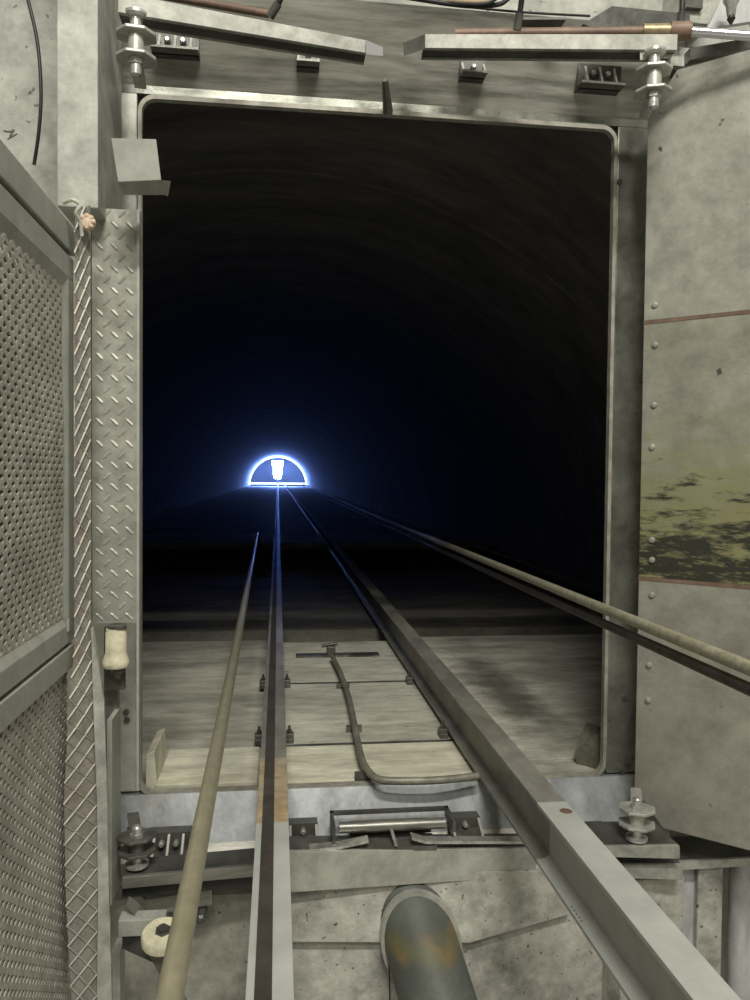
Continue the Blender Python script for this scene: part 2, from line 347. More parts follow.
struct(m.build('floor_middle_slab', m_slab, bevel=.001))
struct(MB().box((-.05, 2.16, -.2), (.635, 2.448, zf+.014)).build('floor_edge_slab', m_cream, bevel=.004))
struct(MB().box((XL+.03, 2.16, -.2), (-.05, 2.44, zf+.02)).build('floor_edge_slab', m_cream, bevel=.004))
struct(MB().box((-2.6, FAR+1.2, -.1), (2.6, FAR+1.3, 2.8)).build('wall_tunnel_end', m_black))
struct(MB().box((-2.6, 2.31, TR-.0), (2.6, 2.4, 3.2)).build('wall_tunnel_head', m_vault))

# ------------------------------------------------------------------ far end lamp and lit arch rim
e_ring = emis('arch_glow', (.45,.6,1.0), 8); e_lamp = emis('lamp_glow', (.35,.5,1.0), 90)
t = thing('lit_arch', 'blue-white arch rim, its lamplight put in as glow, outlining the far end of the tunnel', 'arch', (0, FAR, 0))  # rim and floor line lit by the far lamp, drawn as emission
AR = TR-.06
arc = [(math.cos(math.pi*i/40)*AR, FAR, math.sin(math.pi*i/40)*AR+.06) for i in range(41)]
MB().tube(arc, .06, 8).build('curved_rim', e_ring, t, smooth=True)
MB().cyl((-AR, FAR, .20), (AR, FAR, .20), .08, n=8).build('lit_floor_line', emis('floor_glow', (.4,.55,1.0), 5), t)
t = thing('tunnel_lamp', 'brilliant white lamp under the middle of the far glowing arch', 'lamp', (-.03, FAR-.9, 0))
MB().prism([(x-.03,FAR-1.0,z) for x,z in ((-.28,.62),(.26,.62),(.34,.95),(.36,1.65),(.48,1.8),(.48,2.15),(-.48,2.15),(-.48,1.8),(-.36,1.65),(-.36,.95))], (0,.12,0)).build('glass', e_lamp, t)
MB().box((-.4,FAR-.88,.64), (.34,FAR-.7,2.1)).build('housing', m_dark, t)
MB().cyl((-.03,FAR-.8,.155), (-.03,FAR-.8,.7), .06).build('stand', m_dark, t)

hz = bpy.data.materials.new('halo_volume'); hz.use_nodes = True; nt = hz.node_tree; nt.nodes.clear()
vs_ = nt.nodes.new('ShaderNodeVolumeScatter'); vo = nt.nodes.new('ShaderNodeOutputMaterial'); vs_.inputs['Density'].default_value = .0045; vs_.inputs['Anisotropy'].default_value = .55
nt.links.new(vs_.outputs[0], vo.inputs['Volume'])
hb_ = MB().prism([(math.cos(math.pi*i/16)*(TR-.12), 9.0, math.sin(math.pi*i/16)*(TR-.12)+.17) for i in range(17)], (0,FAR-9.3,0)).build('halo_haze', hz, loc=(0,9,0))  # scatter volume added to spread a halo around the far lamp
tag(hb_, 'faint haze added for the blue halo around the far lamp in the tunnel', 'haze'); hb_['kind'] = 'stuff'
# ------------------------------------------------------------------ steel frame of the opening
t = thing('door_surround', 'oily grey steel frame around the dark tunnel opening', 'door frame', ((XL+XR)/2, 2.1, 0))
YF = 2.13
MB().prism([(FX0,YF-.10,FZ1),(FX1,YF-.10,FZ1),(FX1,YF+.0,ZT+.035),(FX0,YF+.0,ZT+.035)], (0,.03,0)).build('header', m_head, t)
MB().box((FX0,YF+.0,ZT+.014), (FX1,YD,ZT+.04)).build('header_lip', m_jamb, t)
MB().cyl(P(385,80,YF-.08), P(388,112,YF-.01), .008, .014, n=8).build('weld_seam', m_grime, t)
MB().box((FX0,YF+.0,-.0), (XL-.013,YD,ZT+.014)).build('jamb', m_jambl, t, bevel=.003)['label'] = 'pale left upright of the frame'
MB().box((XR+.013,YF+.0,-.0), (FX1,YD,ZT+.014)).build('jamb', m_jamb, t, bevel=.003)['label'] = 'dark mossy right upright of the frame'
# rounded seal edge all around the opening
def rrect(x0, x1, z0, z1, r, y, k=6):
    pts = []
    for cx, cz, a0 in ((x1-r,z1-r,0), (x0+r,z1-r,90), (x0+r,z0+r,180), (x1-r,z0+r,270)):
        pts += [Vector((cx+math.cos(math.radians(a0+90*i/k))*r, y, cz+math.sin(math.radians(a0+90*i/k))*r)) for i in range(k+1)]
    return pts
def loop_band(outer, inner, dy):
    m = MB(); n = len(outer); d = Vector((0,dy,0))
    vs = outer + inner + [p+d for p in outer] + [p+d for p in inner]; fs = []
    for i in range(n):
        j = (i+1) % n
        fs += [(i,j,n+j,n+i), (2*n+i,3*n+i,3*n+j,2*n+j), (i,2*n+i,2*n+j,j), (n+i,n+j,3*n+j,3*n+i)]
    return m.add(vs, fs)
loop_band(rrect(XL-.010, XR+.010, -.012, ZT+.012, .046, YF-.006), rrect(XL, XR, ZB, ZT, .036, YF-.006), .02).build('seal_edge', m_bead, t)
# sill: a sloping pale-blue steel face, then a ledge
s0, s1 = -.005, -.115
MB().prism([(FX0,YF+.02,s0),(FX0,YF-.01,s0),(FX0,YF-.07,s1),(FX0,YF+.02,s1)], (FX1-FX0,0,0)).build('sill', m_sill, t)
MB().prism([(FX0,YF+.02,s1),(FX0,YF-.07,s1),(FX0,YF-.10,s1-.03),(FX0,YF-.10,FZ0),(FX0,YF+.02,FZ0)], (FX1-FX0,0,0)).build('sill_ledge', m_frame, t)
for k,(px,py) in enumerate(((126,712),(127,720),(624,697),(628,765),(622,772),(619,182))):
    q = P(px,py,YF); MB().cyl(q+Vector((0,-.006,0)), q, .008, n=10).build('bolt_head', m_dark, t)

# ------------------------------------------------------------------ right door leaf, standing open
ang = math.radians(42); LH = Vector((P(640.5,480,2.03).x, 2.03, 0)); LD = Vector((math.cos(ang), -math.sin(ang), 0)); LN = Vector((-math.sin(ang), -math.cos(ang), 0))
t = thing('tunnel_door', 'open grey steel tunnel door standing right of the opening, mossy black streaks on its middle', 'door', LH)
def LP(u, z, d=0): return LH + LD*u + LN*d + Vector((0,0,z))
def leaf_z(px, py):            # height where a pixel meets the leaf plane
    d = ray(px, py); k = (LH-CAM).dot(LN)/d.dot(LN); q = CAM + d*k; return q.z, (q-LH).dot(LD)
zt, ut = leaf_z(690, 66); zb, ub = leaf_z(700, 838)
zs1, _ = leaf_z(660, 321); zs2, _ = leaf_z(660, 580)
W = .66; TH = .05
def plate(pts, m, name, d=0): return MB().prism([LP(u, z, d) for u, z in pts], -LN*TH).build(name, m, t, bevel=.002)
uc, zc = leaf_z(677, 70)[1], leaf_z(648, 116)[0]
plA = plate([(0,zs1+.004),(W,zs1+.004),(W,zt),(uc,zt),(0,zc)], m_leafA, 'upper_plate')
plB = plate([(0,zs2+.004),(W,zs2+.004),(W,zs1-.004),(0,zs1-.004)], m_leafB, 'middle_plate'); plB['label'] = 'plate with yellow-green and black stains'
u3 = leaf_z(663,824)[1]; zl = leaf_z(640,790)[0]
plC = plate([(0,zl),(u3,zb),(W,zb),(W,zs2-.004),(0,zs2-.004)], m_leafC, 'lower_plate')
for z in (zs1, zs2):
    MB().bar(LP(0,z,.001-.01), LP(W,z,.001-.01), LN*.010, (0,0,.005)).build('weld_seam', m_rust, t)
for px, py in ((655,305),(655,345),(654,405),(652,447),(652,540),(652,560),(652,595),(649,665),(648,700)):
    z, u = leaf_z(px, py); q = LP(u, z)
    MB().lathe(q, LN, [(0,.009),(.004,.008),(.006,.004)], 10).build('rivet', m_leafA, plA if z > zs1 else plB if z > zs2 else plC, smooth=True)

# ------------------------------------------------------------------ hinges
def hinge(name, label, base, up, lugdir, gap=.026, k_=1.0):
    # base: centre of the pin between the two lugs; lugs reach back to the frame; up = +1: head of the pin on top
    t = thing(name, label, 'hinge', base, 'pin hinges at the corners of the tunnel opening')
    b = Vector(base); z = Vector((0,0,1)); L = Vector(lugdir).normalized(); S = L.cross(z); k = z*up; gap = gap*k_
    for s in (-1, 1):
        c = b + z*s*gap
        poly = [c - L*.030 + S*.020, c - L*.030 - S*.020, c - L*.004 - S*.043, c + L*.03 - S*.043, c + L*.045 - S*.014, c + L*.14 - S*.014, c + L*.14 + S*.014, c + L*.045 + S*.014, c + L*.03 + S*.043, c - L*.004 + S*.043]
        MB().prism([q - z*.004 for q in poly], z*.008).build('lug_plate', m_galv, t, bevel=.002)
    pin_ = MB().lathe(b - k*.070*k_, k, [(0,.008),(.004,.012),(.045*k_,.014),(.140*k_,.014)], 18).build('pin', m_shiny, t, smooth=True)
    MB().lathe(b - k*(gap-.004), k, [(0,.018),(2*gap-.008,.018)], 20).build('sleeve', m_galv, t, smooth=True)
    MB().lathe(b + k*.058*k_, k, [(0,.018),(.004,.027),(.010,.027),(.014,.020)], 20).build('collar', m_shiny, pin_, smooth=True)
    MB().lathe(b - k*(gap+.018*k_), k, [(0,.017),(.012,.017)], 6).build('nut', m_shiny, pin_)
    return t
hinge('pin_hinge', 'pin hinge at the top left corner, bright pin through two lugs beside the post', P(136,45,1.82), 1, (-.1,1,0))
hinge('pin_hinge', 'pin hinge at the top right corner, above the open door', P(654,80,1.83), 1, (.3,1,0))
hb = hinge('pin_hinge', 'oily pin hinge at the bottom left, under the pale left upright', P(137,845,1.86), -1, (-.25,1,0), k_=.66)
hinge('pin_hinge', 'pin hinge at the bottom right, at the foot of the open door', P(637,818,1.82), -1, (.45,1,0), k_=.74)
for c in hb.children:
    if not c.name.startswith('pin'): c.data.materials[0] = m_grime

# ------------------------------------------------------------------ guide bars across the top and bottom
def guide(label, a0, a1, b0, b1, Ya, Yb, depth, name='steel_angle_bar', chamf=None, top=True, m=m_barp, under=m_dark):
    # a: left end (top pixel y, bottom pixel y) ; b: right end
    pa0, pa1, pb0, pb1 = P(*a0, Ya), P(*a1, Ya), P(*b0, Yb), P(*b1, Yb)
    t = thing(name, label, 'steel bar', (pa1+pb1)/2, 'angle bars above and below the opening')
    dy = Vector((0, .012, 0))
    MB().hexa([pa0,pa1,pa1+dy,pa0+dy], [pb0,pb1,pb1+dy,pb0+dy]).build('front_flange', m, t, bevel=.001)
    D = Vector((0, depth*.45, 0)); e = Vector((0,0,.010))
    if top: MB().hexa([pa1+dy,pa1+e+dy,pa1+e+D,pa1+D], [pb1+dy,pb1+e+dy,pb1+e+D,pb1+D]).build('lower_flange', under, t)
    if top:
        lo, hi = Vector((0,0,-.003)), Vector((0,.006,.008))
        MB().hexa([pa1+D+lo,pa1+D+hi+Vector((0,-.006,0)),pa1+D+hi,pa1+D+lo+Vector((0,.006,0))], [pb1+D+lo,pb1+D+hi+Vector((0,-.006,0)),pb1+D+hi,pb1+D+lo+Vector((0,.006,0))]).build('rear_lip', m, t)
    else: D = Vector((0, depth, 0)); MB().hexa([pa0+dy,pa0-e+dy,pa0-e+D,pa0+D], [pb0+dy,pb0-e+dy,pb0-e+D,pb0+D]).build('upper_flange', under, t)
    return t
g = guide('long pale angle bar above the opening, left of centre, with a shiny tip', (118,-8),(118,12),(366,40),(366,53), 1.80, 1.90, .10)
tip = MB().hexa([P(366,40,1.89),P(366,54,1.89),P(366,54,1.98),P(366,40,1.98)], [P(383,47,1.92),P(383,56,1.92),P(383,56,1.98),P(383,47,1.98)]).build('tip', m_chrome, g)
g = guide('long pale angle bar above the opening, right of centre', (425,34),(425,48),(678,34),(677,50), 1.92, 1.82, .10)
MB().hexa([P(425,34,1.92),P(425,49,1.92),P(425,49,2.0),P(425,34,2.0)], [P(403,43,1.95),P(404,56,1.95),P(404,56,2.0),P(403,43,2.0)]).build('tip', m_dark, g)
MB().hexa([P(640,50,1.84),P(640,60,1.84),P(640,60,1.9),P(640,50,1.9)], [P(672,50,1.84),P(672,58,1.84),P(672,58,1.9),P(672,50,1.9)]).build('packing_plate', m_galv, g)
gl = guide('beige angle bar below the opening, left of the left rail, above the black gap', (122,878),(122,889),(262,865),(262,876), 1.82, 1.86, .09, top=False, m=m_frame)
MB().hexa([P(122,888,1.835),P(122,898,1.835),P(122,898,1.86),P(122,888,1.86)], [P(262,875,1.875),P(262,886,1.875),P(262,886,1.90),P(262,875,1.90)]).build('gap_shade', m_black, gl)  # black strip put in for the shade of the cavity under the bar
guide('pale angle bar below the opening between the two rails', (284,852),(284,893),(536,848),(536,876), 1.90, 1.94, .085, top=False, m=m_jambl)
guide('short beige angle bar under the bottom right hinge', (600,847),(600,857),(680,846),(680,859), 1.80, 1.78, .14, top=False)
guide('short stained bar, lower of the two right of the right rail', (610,865),(610,878),(683,865),(683,880), 1.82, 1.80, .12, top=False)

# thin bent strips lying on the ledge left and right of the latch
def strip(label, pts, wdt=.03):
    q = [P(*p) for p in pts]; m = MB()
    for a, b in zip(q, q[1:]):
        m.bar(a, b, (0, wdt/2, 0), (0,0,.0035))
    return tag(m.build('flat_steel_strip', m_shiny, loc=q[0]), label, 'steel strip', 'flat strips on the sill')
strip('thin bright strip left of the latch housing, its right end bent up', [(289,850,1.93),(340,845,1.93),(368,839,1.93)])
strip('thin bright strip right of the latch housing, its left end bent up', [(411,836,1.93),(425,840,1.93),(530,840,1.95)])
strip('thin bright strip on the dark ledge left of the rope', [(150,869,1.88),(200,864,1.9),(262,858,1.92)])

# ------------------------------------------------------------------ small bracket blocks with bolt on frame (top and bottom)
def clip_block(px0, px1, py0, py1, Y, label, nweb=2, inv=False, m=m_grime):
    a, b = P(px0, py1, Y), P(px1, py0, Y); x0, x1 = a.x, b.x; z0, z1 = min(a.z, b.z), max(a.z, b.z)
    t = thing('stop_bracket', label, 'bracket', (a+b)/2, 'small brackets bolted along the door frame')
    YB = YF - (.05 if Y > 2.0 else .09)
    bp_ = MB().box((x0, YB-.006, z0), (x1, YB+.03, z1)).build('back_plate', m_dark, t)
    zz = (z1-.006, z1) if inv else (z0, z0+.006)
    MB().box((x0, Y, zz[0]), (x1, YB, zz[1])).build('shelf', m, t)
    for k in range(nweb):
        x = x0 + (x1-x0)*(k+.5)/nweb if nweb != 2 else (x0+.004, x1-.004)[k]
        MB().prism([(x-.003, Y+.005, zz[0]+.003), (x-.003, YB, z1 if not inv else z0), (x-.003, YB, zz[0])], (.006,0,0)).build('rib', m_jambl if not inv else m_jamb, t)
    nb = max(1, nweb-1)
    for k in range(nb):
        x = x0 + (x1-x0)*(k+1)/(nb+1); zm = (z0+z1)/2
        MB().lathe((x, YB-.006, zm), (0,-1,0), [(0,.008),(.012,.008),(.016,.005)], 6).build('bolt', m_shiny, bp_)
    return t
clip_block(150,198,26,46,2.045,'long bracket with three ribs under the left top bar, beside the top left hinge',3)
clip_block(297,320,44,60,2.045,'small bracket hanging under the left top bar')
clip_block(463,488,55,71,2.045,'small bracket hanging under the right top bar')
clip_block(582,626,58,82,2.045,'long ribbed bracket left of the top right hinge',3)
clip_block(143,188,843,866,1.97,'long ribbed bracket on the lower ledge, right of the bottom left hinge',3)
clip_block(289,319,834,850,1.97,'small dark bracket on the lower ledge, just right of the left rail')
clip_block(455,486,827,842,1.97,'small dark bracket on the lower ledge, left of the right rail')
clip_block(578,616,836,850,1.97,'dark bracket on the lower ledge, between right rail and bottom right hinge')
# latch housing under the sill
a, b = P(332,848,1.94), P(455,820,1.94)
t = thing('latch_housing', 'long open steel latch box in the middle of the lower ledge', 'latch', (a+b)/2)
x0, x1, z0, z1 = a.x, b.x, a.z, b.z
MB().box((x0,YF-.115,z1-.008), (x1,YF-.101,z1)).build('top_edge', m_dark, t)
MB().box((x0,1.93,z0), (x0+.008,YF-.101,z1)).build('end_plate', m_dark, t); MB().box((x1-.008,1.93,z0+.03), (x1,YF-.101,z1)).build('end_plate', m_dark, t)
MB().cyl((x0+.02,1.97,z1-.020), (x1-.02,1.97,z1-.020), .014).build('roller_bar', m_frame, t, smooth=True)
MB().box((x0+.06,1.92,z0-.008), (x1-.05,1.99,z0+.003)).build('lower_strip', m_grime, t)
MB().box((x0+.05,2.0,z0), (x1-.05,2.03,z1-.03)).build('back_plate', m_grime, t)
q0, q1 = P(391,828,1.96), P(396,845,1.92)
MB().bar(q0, q1, (.004,0,0), (0,.008,0)).build('lever', m_frame, t)

# ------------------------------------------------------------------ rails
def ibeam(xc, wd, ht, y0, y1, zt, tf=.009, tw=.007):
    h = wd/2; c = .004
    sec = [(-h,0),(h,0),(h,-tf),(tw/2+.01,-tf-.002),(tw/2,-tf-.010),(tw/2,-ht+tf+.010),(tw/2+.01,-ht+tf+.002),(h,-ht+tf),(h,-ht),(-h,-ht),(-h,-ht+tf),(-tw/2-.01,-ht+tf+.002),(-tw/2,-ht+tf+.010),(-tw/2,-tf-.010),(-tw/2-.01,-tf-.002),(-h,-tf)]
    return MB().prism([(xc+x, y0, zt+z) for x, z in sec], (0, y1-y0, 0))
ZR = .15; WD = .065; HT = .133
def rail(label, xc, joint, tanlen, strip=False):
    t = thing('tunnel_rail', label, 'rail', (xc, joint, ZR-HT), 'two steel beam rails running into the tunnel')
    ibeam(xc, WD, HT, -.35, joint-.001, ZR).build('near_section', m_rail, t, bevel=.001)
    if tanlen:
        ibeam(xc, WD, HT, joint+.001, joint+tanlen, ZR).build('greasy_section', m_tan, t, bevel=.001)['label'] = 'orange-tan greasy section'
    ibeam(xc, WD, HT, joint+tanlen+.001, FAR+.6, ZR).build('tunnel_section', m_railf, t, bevel=.001)
    if strip:
        MB().box((-.0276,-.35,ZR), (-.0038,FAR+.6,ZR+.003)).build('running_strip', m_strip, t)['label'] = 'dark brown polished running strip'
    return t
XC1 = (XRL[0]+XRL[1])/2; XC2 = (XRR[0]+XRR[1])/2
r1 = rail('left grey beam rail with a dark strip along its top', XC1, 1.57, .36, True)
r2 = rail('right grey beam rail crossing the lower right of the opening', XC2, 1.61, 0)
q = PZ(566, 811, ZR+.0); MB().lathe(q, (0,0,1), [(0,.014),(.002,.008)], 10).build('rust_spot', m_rust, r2)
# stamped dots on the lower flange of the right rail
xf = XC2 - .022
for k in range(5):
    for j in range(2):
        MB().cyl((xf-.004+.008*j, 1.37+.012*k, ZR-HT+.009), (xf-.004+.008*j, 1.37+.012*k, ZR-HT+.0098), .0025, n=6).build('stamped_dot', m_dark, r2)

# clamps holding the rails to the floor
def clamp(x, y, side):
    t = thing('rail_clamp', '', 'clamp', (x, y, 0), 'clamps along the rails in the tunnel')
    fp = MB().box((x-.014, y-.024, -.006), (x+.014, y+.024, .014)).build('foot_plate', m_dark, t, bevel=.003)
    MB().box((x-.014, y-.014, .012), (x+.014, y+.014, .026)).build('claw', m_grime, t, bevel=.003)
    MB().lathe((x, y, .026), (0,0,1), [(0,.009),(.009,.009),(.01,.005),(.022,.005)], 6).build('bolt', m_dark, fp)
    return t
rows = (2.50, 3.16)
sides = ((XC1-.048,'left of the left rail'), (XC1+.048,'just right of the left rail'), (XC2-.048,'just left of the right rail'))
ranks = ('nearest to the sill', 'second from the sill', 'third from the sill')
c0 = None
for i, yy in enumerate(rows):
    for x, s in sides:
        lab = 'small bolted rail clamp %s, %s' % (s, ranks[i])
        if c0 is None: c0 = clamp(x, yy, 0); c0['label'] = lab
        else: dup(c0, (x, yy, 0), lab)

# ------------------------------------------------------------------ ropes
def rope(label, cat, p0, p1, p2, r, m):
    p0, p1, p2 = map(Vector, (p0, p1, p2)); n = 40
    pts = [p0.lerp(p1, i/8) for i in range(8)] + [p1.lerp(p2, i/8) for i in range(9)]
    return tag(MB().tube(pts, r, 20).build('haul_rope', m, loc=p0, smooth=True), label, cat, 'steel ropes strung into the tunnel')
d = (Vector((-.195, 7.6, .27)) - Vector((-.098, .73, .36)))
A = Vector((-.098, .73, .36))
rope('thick olive steel rope left of the left rail', 'rope', A - d*.10, A + d*.8, A + d*1.06, .0132, m_rope)
q = A + d*1.06
t = thing('rope_sheave', 'small dark sheave on the tunnel floor at the far end of the left rope', 'sheave', (q.x, q.y+.1, 0))
MB().lathe((q.x-.02, q.y+.1, q.z-.12), (1,0,0), [(0,.13),(.008,.13),(.014,.105),(.026,.105),(.032,.13),(.04,.13)], 28).build('wheel', m_black, t, smooth=True)
MB().box((q.x-.045,q.y+.06,-.02), (q.x-.025,q.y+.14,q.z-.10)).build('fork', m_black, t)
MB().box((q.x+.025,q.y+.06,-.02), (q.x+.045,q.y+.14,q.z-.10)).build('fork', m_black, t)
rope('pale steel rope, upper of the two passing right of the rails', 'rope', (.845, .35, .85-.337), (.85, 6.0, .85-.342), (.80, 25, .60), .0135, m_cablr)
rope('dark steel rope just below the pale rope at right', 'rope', (.845, .35, .85-.374), (.85, 6.0, .85-.384), (.80, 25, .52), .0120, m_roped)

# ------------------------------------------------------------------ things on the tunnel floor
pts = [PZ(332,656,.03), PZ(340,672,.03), PZ(348,694,.03), PZ(354,722,.03), PZ(360,752,.03), PZ(366,768,.03), PZ(378,779,.03), PZ(400,781,.03), PZ(440,780,.03), PZ(478,776,.03)]
t = thing('floor_conduit', 'dark conduit pipe curving across the floor slabs between the rails', 'pipe', PZ(360,752,0))
MB().tube(spline(pts, 6), .0105, 10).build('tube', m_conduit, t, smooth=True)
for px, py in ((343,680),(354,722),(364,768)):
    q = PZ(px,py,.03); MB().box((q.x-.026,q.y-.008,-.002), (q.x+.026,q.y+.008,.018)).build('saddle', m_grime, t)
q = PZ(331,652,.02)
MB().box((q.x-.02,q.y-.02,.0), (q.x+.02,q.y+.03,.05)).build('valve', m_dark, t, bevel=.004)
MB().cyl((q.x-.045,q.y,.05), (q.x+.03,q.y,.06), .008).build('valve_lever', m_dark, t)
a, b = PZ(296,656,.0), PZ(378,653,0.0)
tag(MB().box((a.x,a.y-.03,-.003), (b.x,a.y+.03,.006)).build('dark_floor_plate', m_grime, loc=a), 'flat dark plate lying across the slab behind the conduit', 'plate')
a = PZ(147,787,0); 
tag(MB().prism([(XL+.004,2.17,zf),(XL+.035,2.17,zf),(XL+.028,2.17,.095),(XL+.004,2.17,.085)], (0,.20,0)).build('concrete_kerb', m_cream, loc=(XL+.03,2.2,0), bevel=.003), 'pale concrete kerb inside the bottom left corner of the opening', 'kerb')
q = P(602,770,2.3)
tag(MB().hexa([P(578,777,2.25),P(601,780,2.19),P(606,776,2.25),P(590,772,2.33)], [P(574,752,2.25),P(600,731,2.19),P(606,728,2.25),P(586,721,2.33)]).build('concrete_wedge', m_stone, loc=(XR-.04,2.35,0), bevel=.004), 'rough dark concrete wedge inside the bottom right corner of the opening', 'block')

# ------------------------------------------------------------------ pipe below the sill
PC = P(414, 919, YC); ax = Vector((.20, -.70, -.69)).normalized()
t = thing('drain_pipe', 'large green-black rusty pipe sloping out of the wall below the sill', 'pipe', PC)
PIPE_BAND = 0.012
rP = .092
MB().lathe(PC - ax*.09, ax, [(0,rP),(.72,rP)], 48).build('tube', pipe_mat(), t, smooth=True)
col = []; inn = []
u = ax.cross(Vector((0,0,1))).normalized(); v = ax.cross(u)
def onwall(r, a, y):           # ellipse where a cylinder of radius r about the pipe axis meets the wall plane
    q = PC + u*math.cos(a)*r + v*math.sin(a)*r; return q + ax*((y-q.y)/ax.y)
n = 48; o_ = [onwall(rP+.009, 2*math.pi*i/n, YC-.045) for i in range(n)]; i_ = [onwall(rP, 2*math.pi*i/n, YC-.045) for i in range(n)]
loop_band(o_, i_, .023).build('collar', m_jambl, t, smooth=False)
tag(MB().tube([P(389,958,1.90), P(390,1010,1.88)], .002, 6).build('hanging_wire', m_black, loc=P(390,1010,1.88)), 'thin black wire hanging left of the big pipe', 'wire')
# plate around the pipe, with its slanting lower edges
MB_ = MB().prism([P(284,868,YC),P(572,868,YC),P(566,910,YC),P(468,938,YC),P(284,937,YC)], (0,-.02,0))
struct(MB_.build('trim_1', m_conc))
for k, (yy, y2, x0_, x1_) in enumerate(((2.449, 2.469, -.05, .635), (3.191, 3.211, -.05, .635), (2.441, 2.455, XL+.03, -.05))):
    struct(MB().box((x0_, yy, -.19), (x1_, y2, zf+.0125)).build('trim_%d' % (k+2), m_grime))
# ------------------------------------------------------------------ lower right posts and pipe
t = thing('floor_plate', 'thin dark steel plate behind the bottom right hinge, under the open door', 'plate', P(700,855,1.85))
xa = P(650,855,1.97).x
zq = P(712,860,1.96).z
MB().box((xa,1.965,zq-.012), (1.5,2.10,zq)).build('sheet', m_grime, t)
MB().box((xa,1.955,zq-.020), (1.5,1.965,zq+.002)).build('front_lip', m_galv, t)
def post(x0, x1, y0, y1, name, m, label, cat):
    z1 = zq-.0205
    return tag(MB().box((x0,y0,WZ0), (x1,y1,z1)).build(name, m, loc=((x0+x1)/2,(y0+y1)/2,WZ0), bevel=.003), label, cat)
post(P(680,930,1.99).x, P(696,930,1.99).x, 1.99, 2.05, 'steel_post', m_zinc, 'narrow violet-grey steel post at bottom right, beside the concrete post', 'post')
post(P(697,930,1.97).x, P(722,930,1.97).x, 1.97, 2.06, 'concrete_post', m_conc, 'pale concrete post at bottom right, between steel post and round pipe', 'post')
q = P(742,930,2.0); tag(MB().cyl((q.x,q.y,WZ0), (q.x,q.y,zq-.0205), .037, n=32).build('vertical_pipe', m_zinc, loc=(q.x,q.y,WZ0), smooth=True), 'round zinc pipe standing at the bottom right corner of the picture', 'pipe')
a, b = P(640,880,1.84), P(682,1000,1.84)
tag(MB().box((P(622,900,1.84).x,1.84,WZ0), (b.x,1.949,a.z)).build('concrete_pier', m_conc, loc=(a.x,1.9,WZ0), bevel=.004), 'stained grey pier under the short bars right of the right rail', 'pier')

# ------------------------------------------------------------------ left: posts, tread plate, catch bracket
a0 = P(57,300,1.76); a1 = P(98,300,1.76)
tag(MB().box((a0.x,1.76,P(90,208,1.76).z), (a1.x,2.02,WZ1-.002)).build('broad_post', m_paint, loc=(a1.x,1.9,-.9), bevel=.003), 'broad pale grey square post at upper left, behind the mesh gate', 'post')
b0 = P(116,850,1.86); b1 = P(103,850,1.86)
t = thing('channel_post', 'narrow grey channel post below the tread plate, left of the opening', 'post', (b0.x,1.9,-.12))
zA, zB, zC = P(110,905,1.8).z, P(110,720,1.8).z, P(110,632,1.88).z
MB().box((P(107,850,1.80).x,1.80,zA), (P(112,850,1.80).x,1.90,zB)).build('flange', m_gate, t)
MB().box((P(104,850,1.88).x,1.88,zA), (P(117,850,1.88).x,1.91,zC)).build('web', m_jamb, t)
# tread plate
x0, x1 = P(92,400,1.84).x, P(137,400,1.84).x; z0, z1 = P(115,623,1.84).z, P(115,209,1.84).z
t = thing('tread_plate', 'tall raised-pattern tread plate fixed left of the opening, above the cream roller', 'plate', ((x0+x1)/2, 1.84, z0))
m = MB(); m.box((x0,1.84,z0), (x1,1.846,z1))
def loz(cx, cz, a, L=.014, Wd=.0040):
    c, s = math.cos(a), math.sin(a)
    def pt(u, v, d): return (cx+u*c-v*s, 1.84-d, cz+u*s+v*c)
    m.add([pt(-L,0,0),pt(-L*.5,-Wd,0),pt(L*.5,-Wd,0),pt(L,0,0),pt(L*.5,Wd,0),pt(-L*.5,Wd,0),pt(-L*.55,0,.002),pt(L*.55,0,.002)],
          [(0,1,6),(1,2,7,6),(2,3,7),(3,4,7),(4,5,6,7),(5,0,6)])
nz = 19; stp = (z1-z0)/nz
for k in range(nz):
    for c in range(3):
        cx = x0 + (x1-x0)*(c+.5)/3
        loz(cx, z0+stp*(k+.28), math.radians(-45)); 
        if c < 2: loz(cx+(x1-x0)/6, z0+stp*(k+.78), math.radians(45))
m.build('patterned_sheet', m_tread, t)
MB().box((x1,1.835,P(140,790,1.84).z), (x1+.006,1.86,z1)).build('edge_strip', m_gate, t)
MB().box((x0-.006,1.86,z0), (x0,1.95,z1)).build('rear_lip', m_black, t)
# catch bracket: plate bent into a hook, projecting from the post
t = thing('catch_bracket', 'bent grey steel plate with a small hook, fixed above the tread plate', 'bracket', P(140,165,1.72))
Y0 = 1.70
MB().prism([P(111,138,Y0),P(156,139,Y0),P(161,180,Y0+.0),P(118,182,Y0)], (0,.006,0)).build('face_plate', m_bracket, t, bevel=.001)
MB().hexa([P(118,182,Y0),P(161,180,Y0),P(161,180,Y0+.006),P(118,182,Y0+.006)], [P(124,195,Y0+.03),P(167,195,Y0+.03),P(167,195,Y0+.036),P(124,195,Y0+.036)]).build('bent_foot', m_bracket, t)
MB().hexa([P(161,180,Y0),P(164,195,Y0+.03),P(164.5,195,Y0+.03),P(163,180,Y0)], [P(169.5,181,Y0+.05),P(167,196,Y0+.05),P(168,196,Y0+.05),P(171,181,Y0+.05)]).build('hook', m_bracket, t)
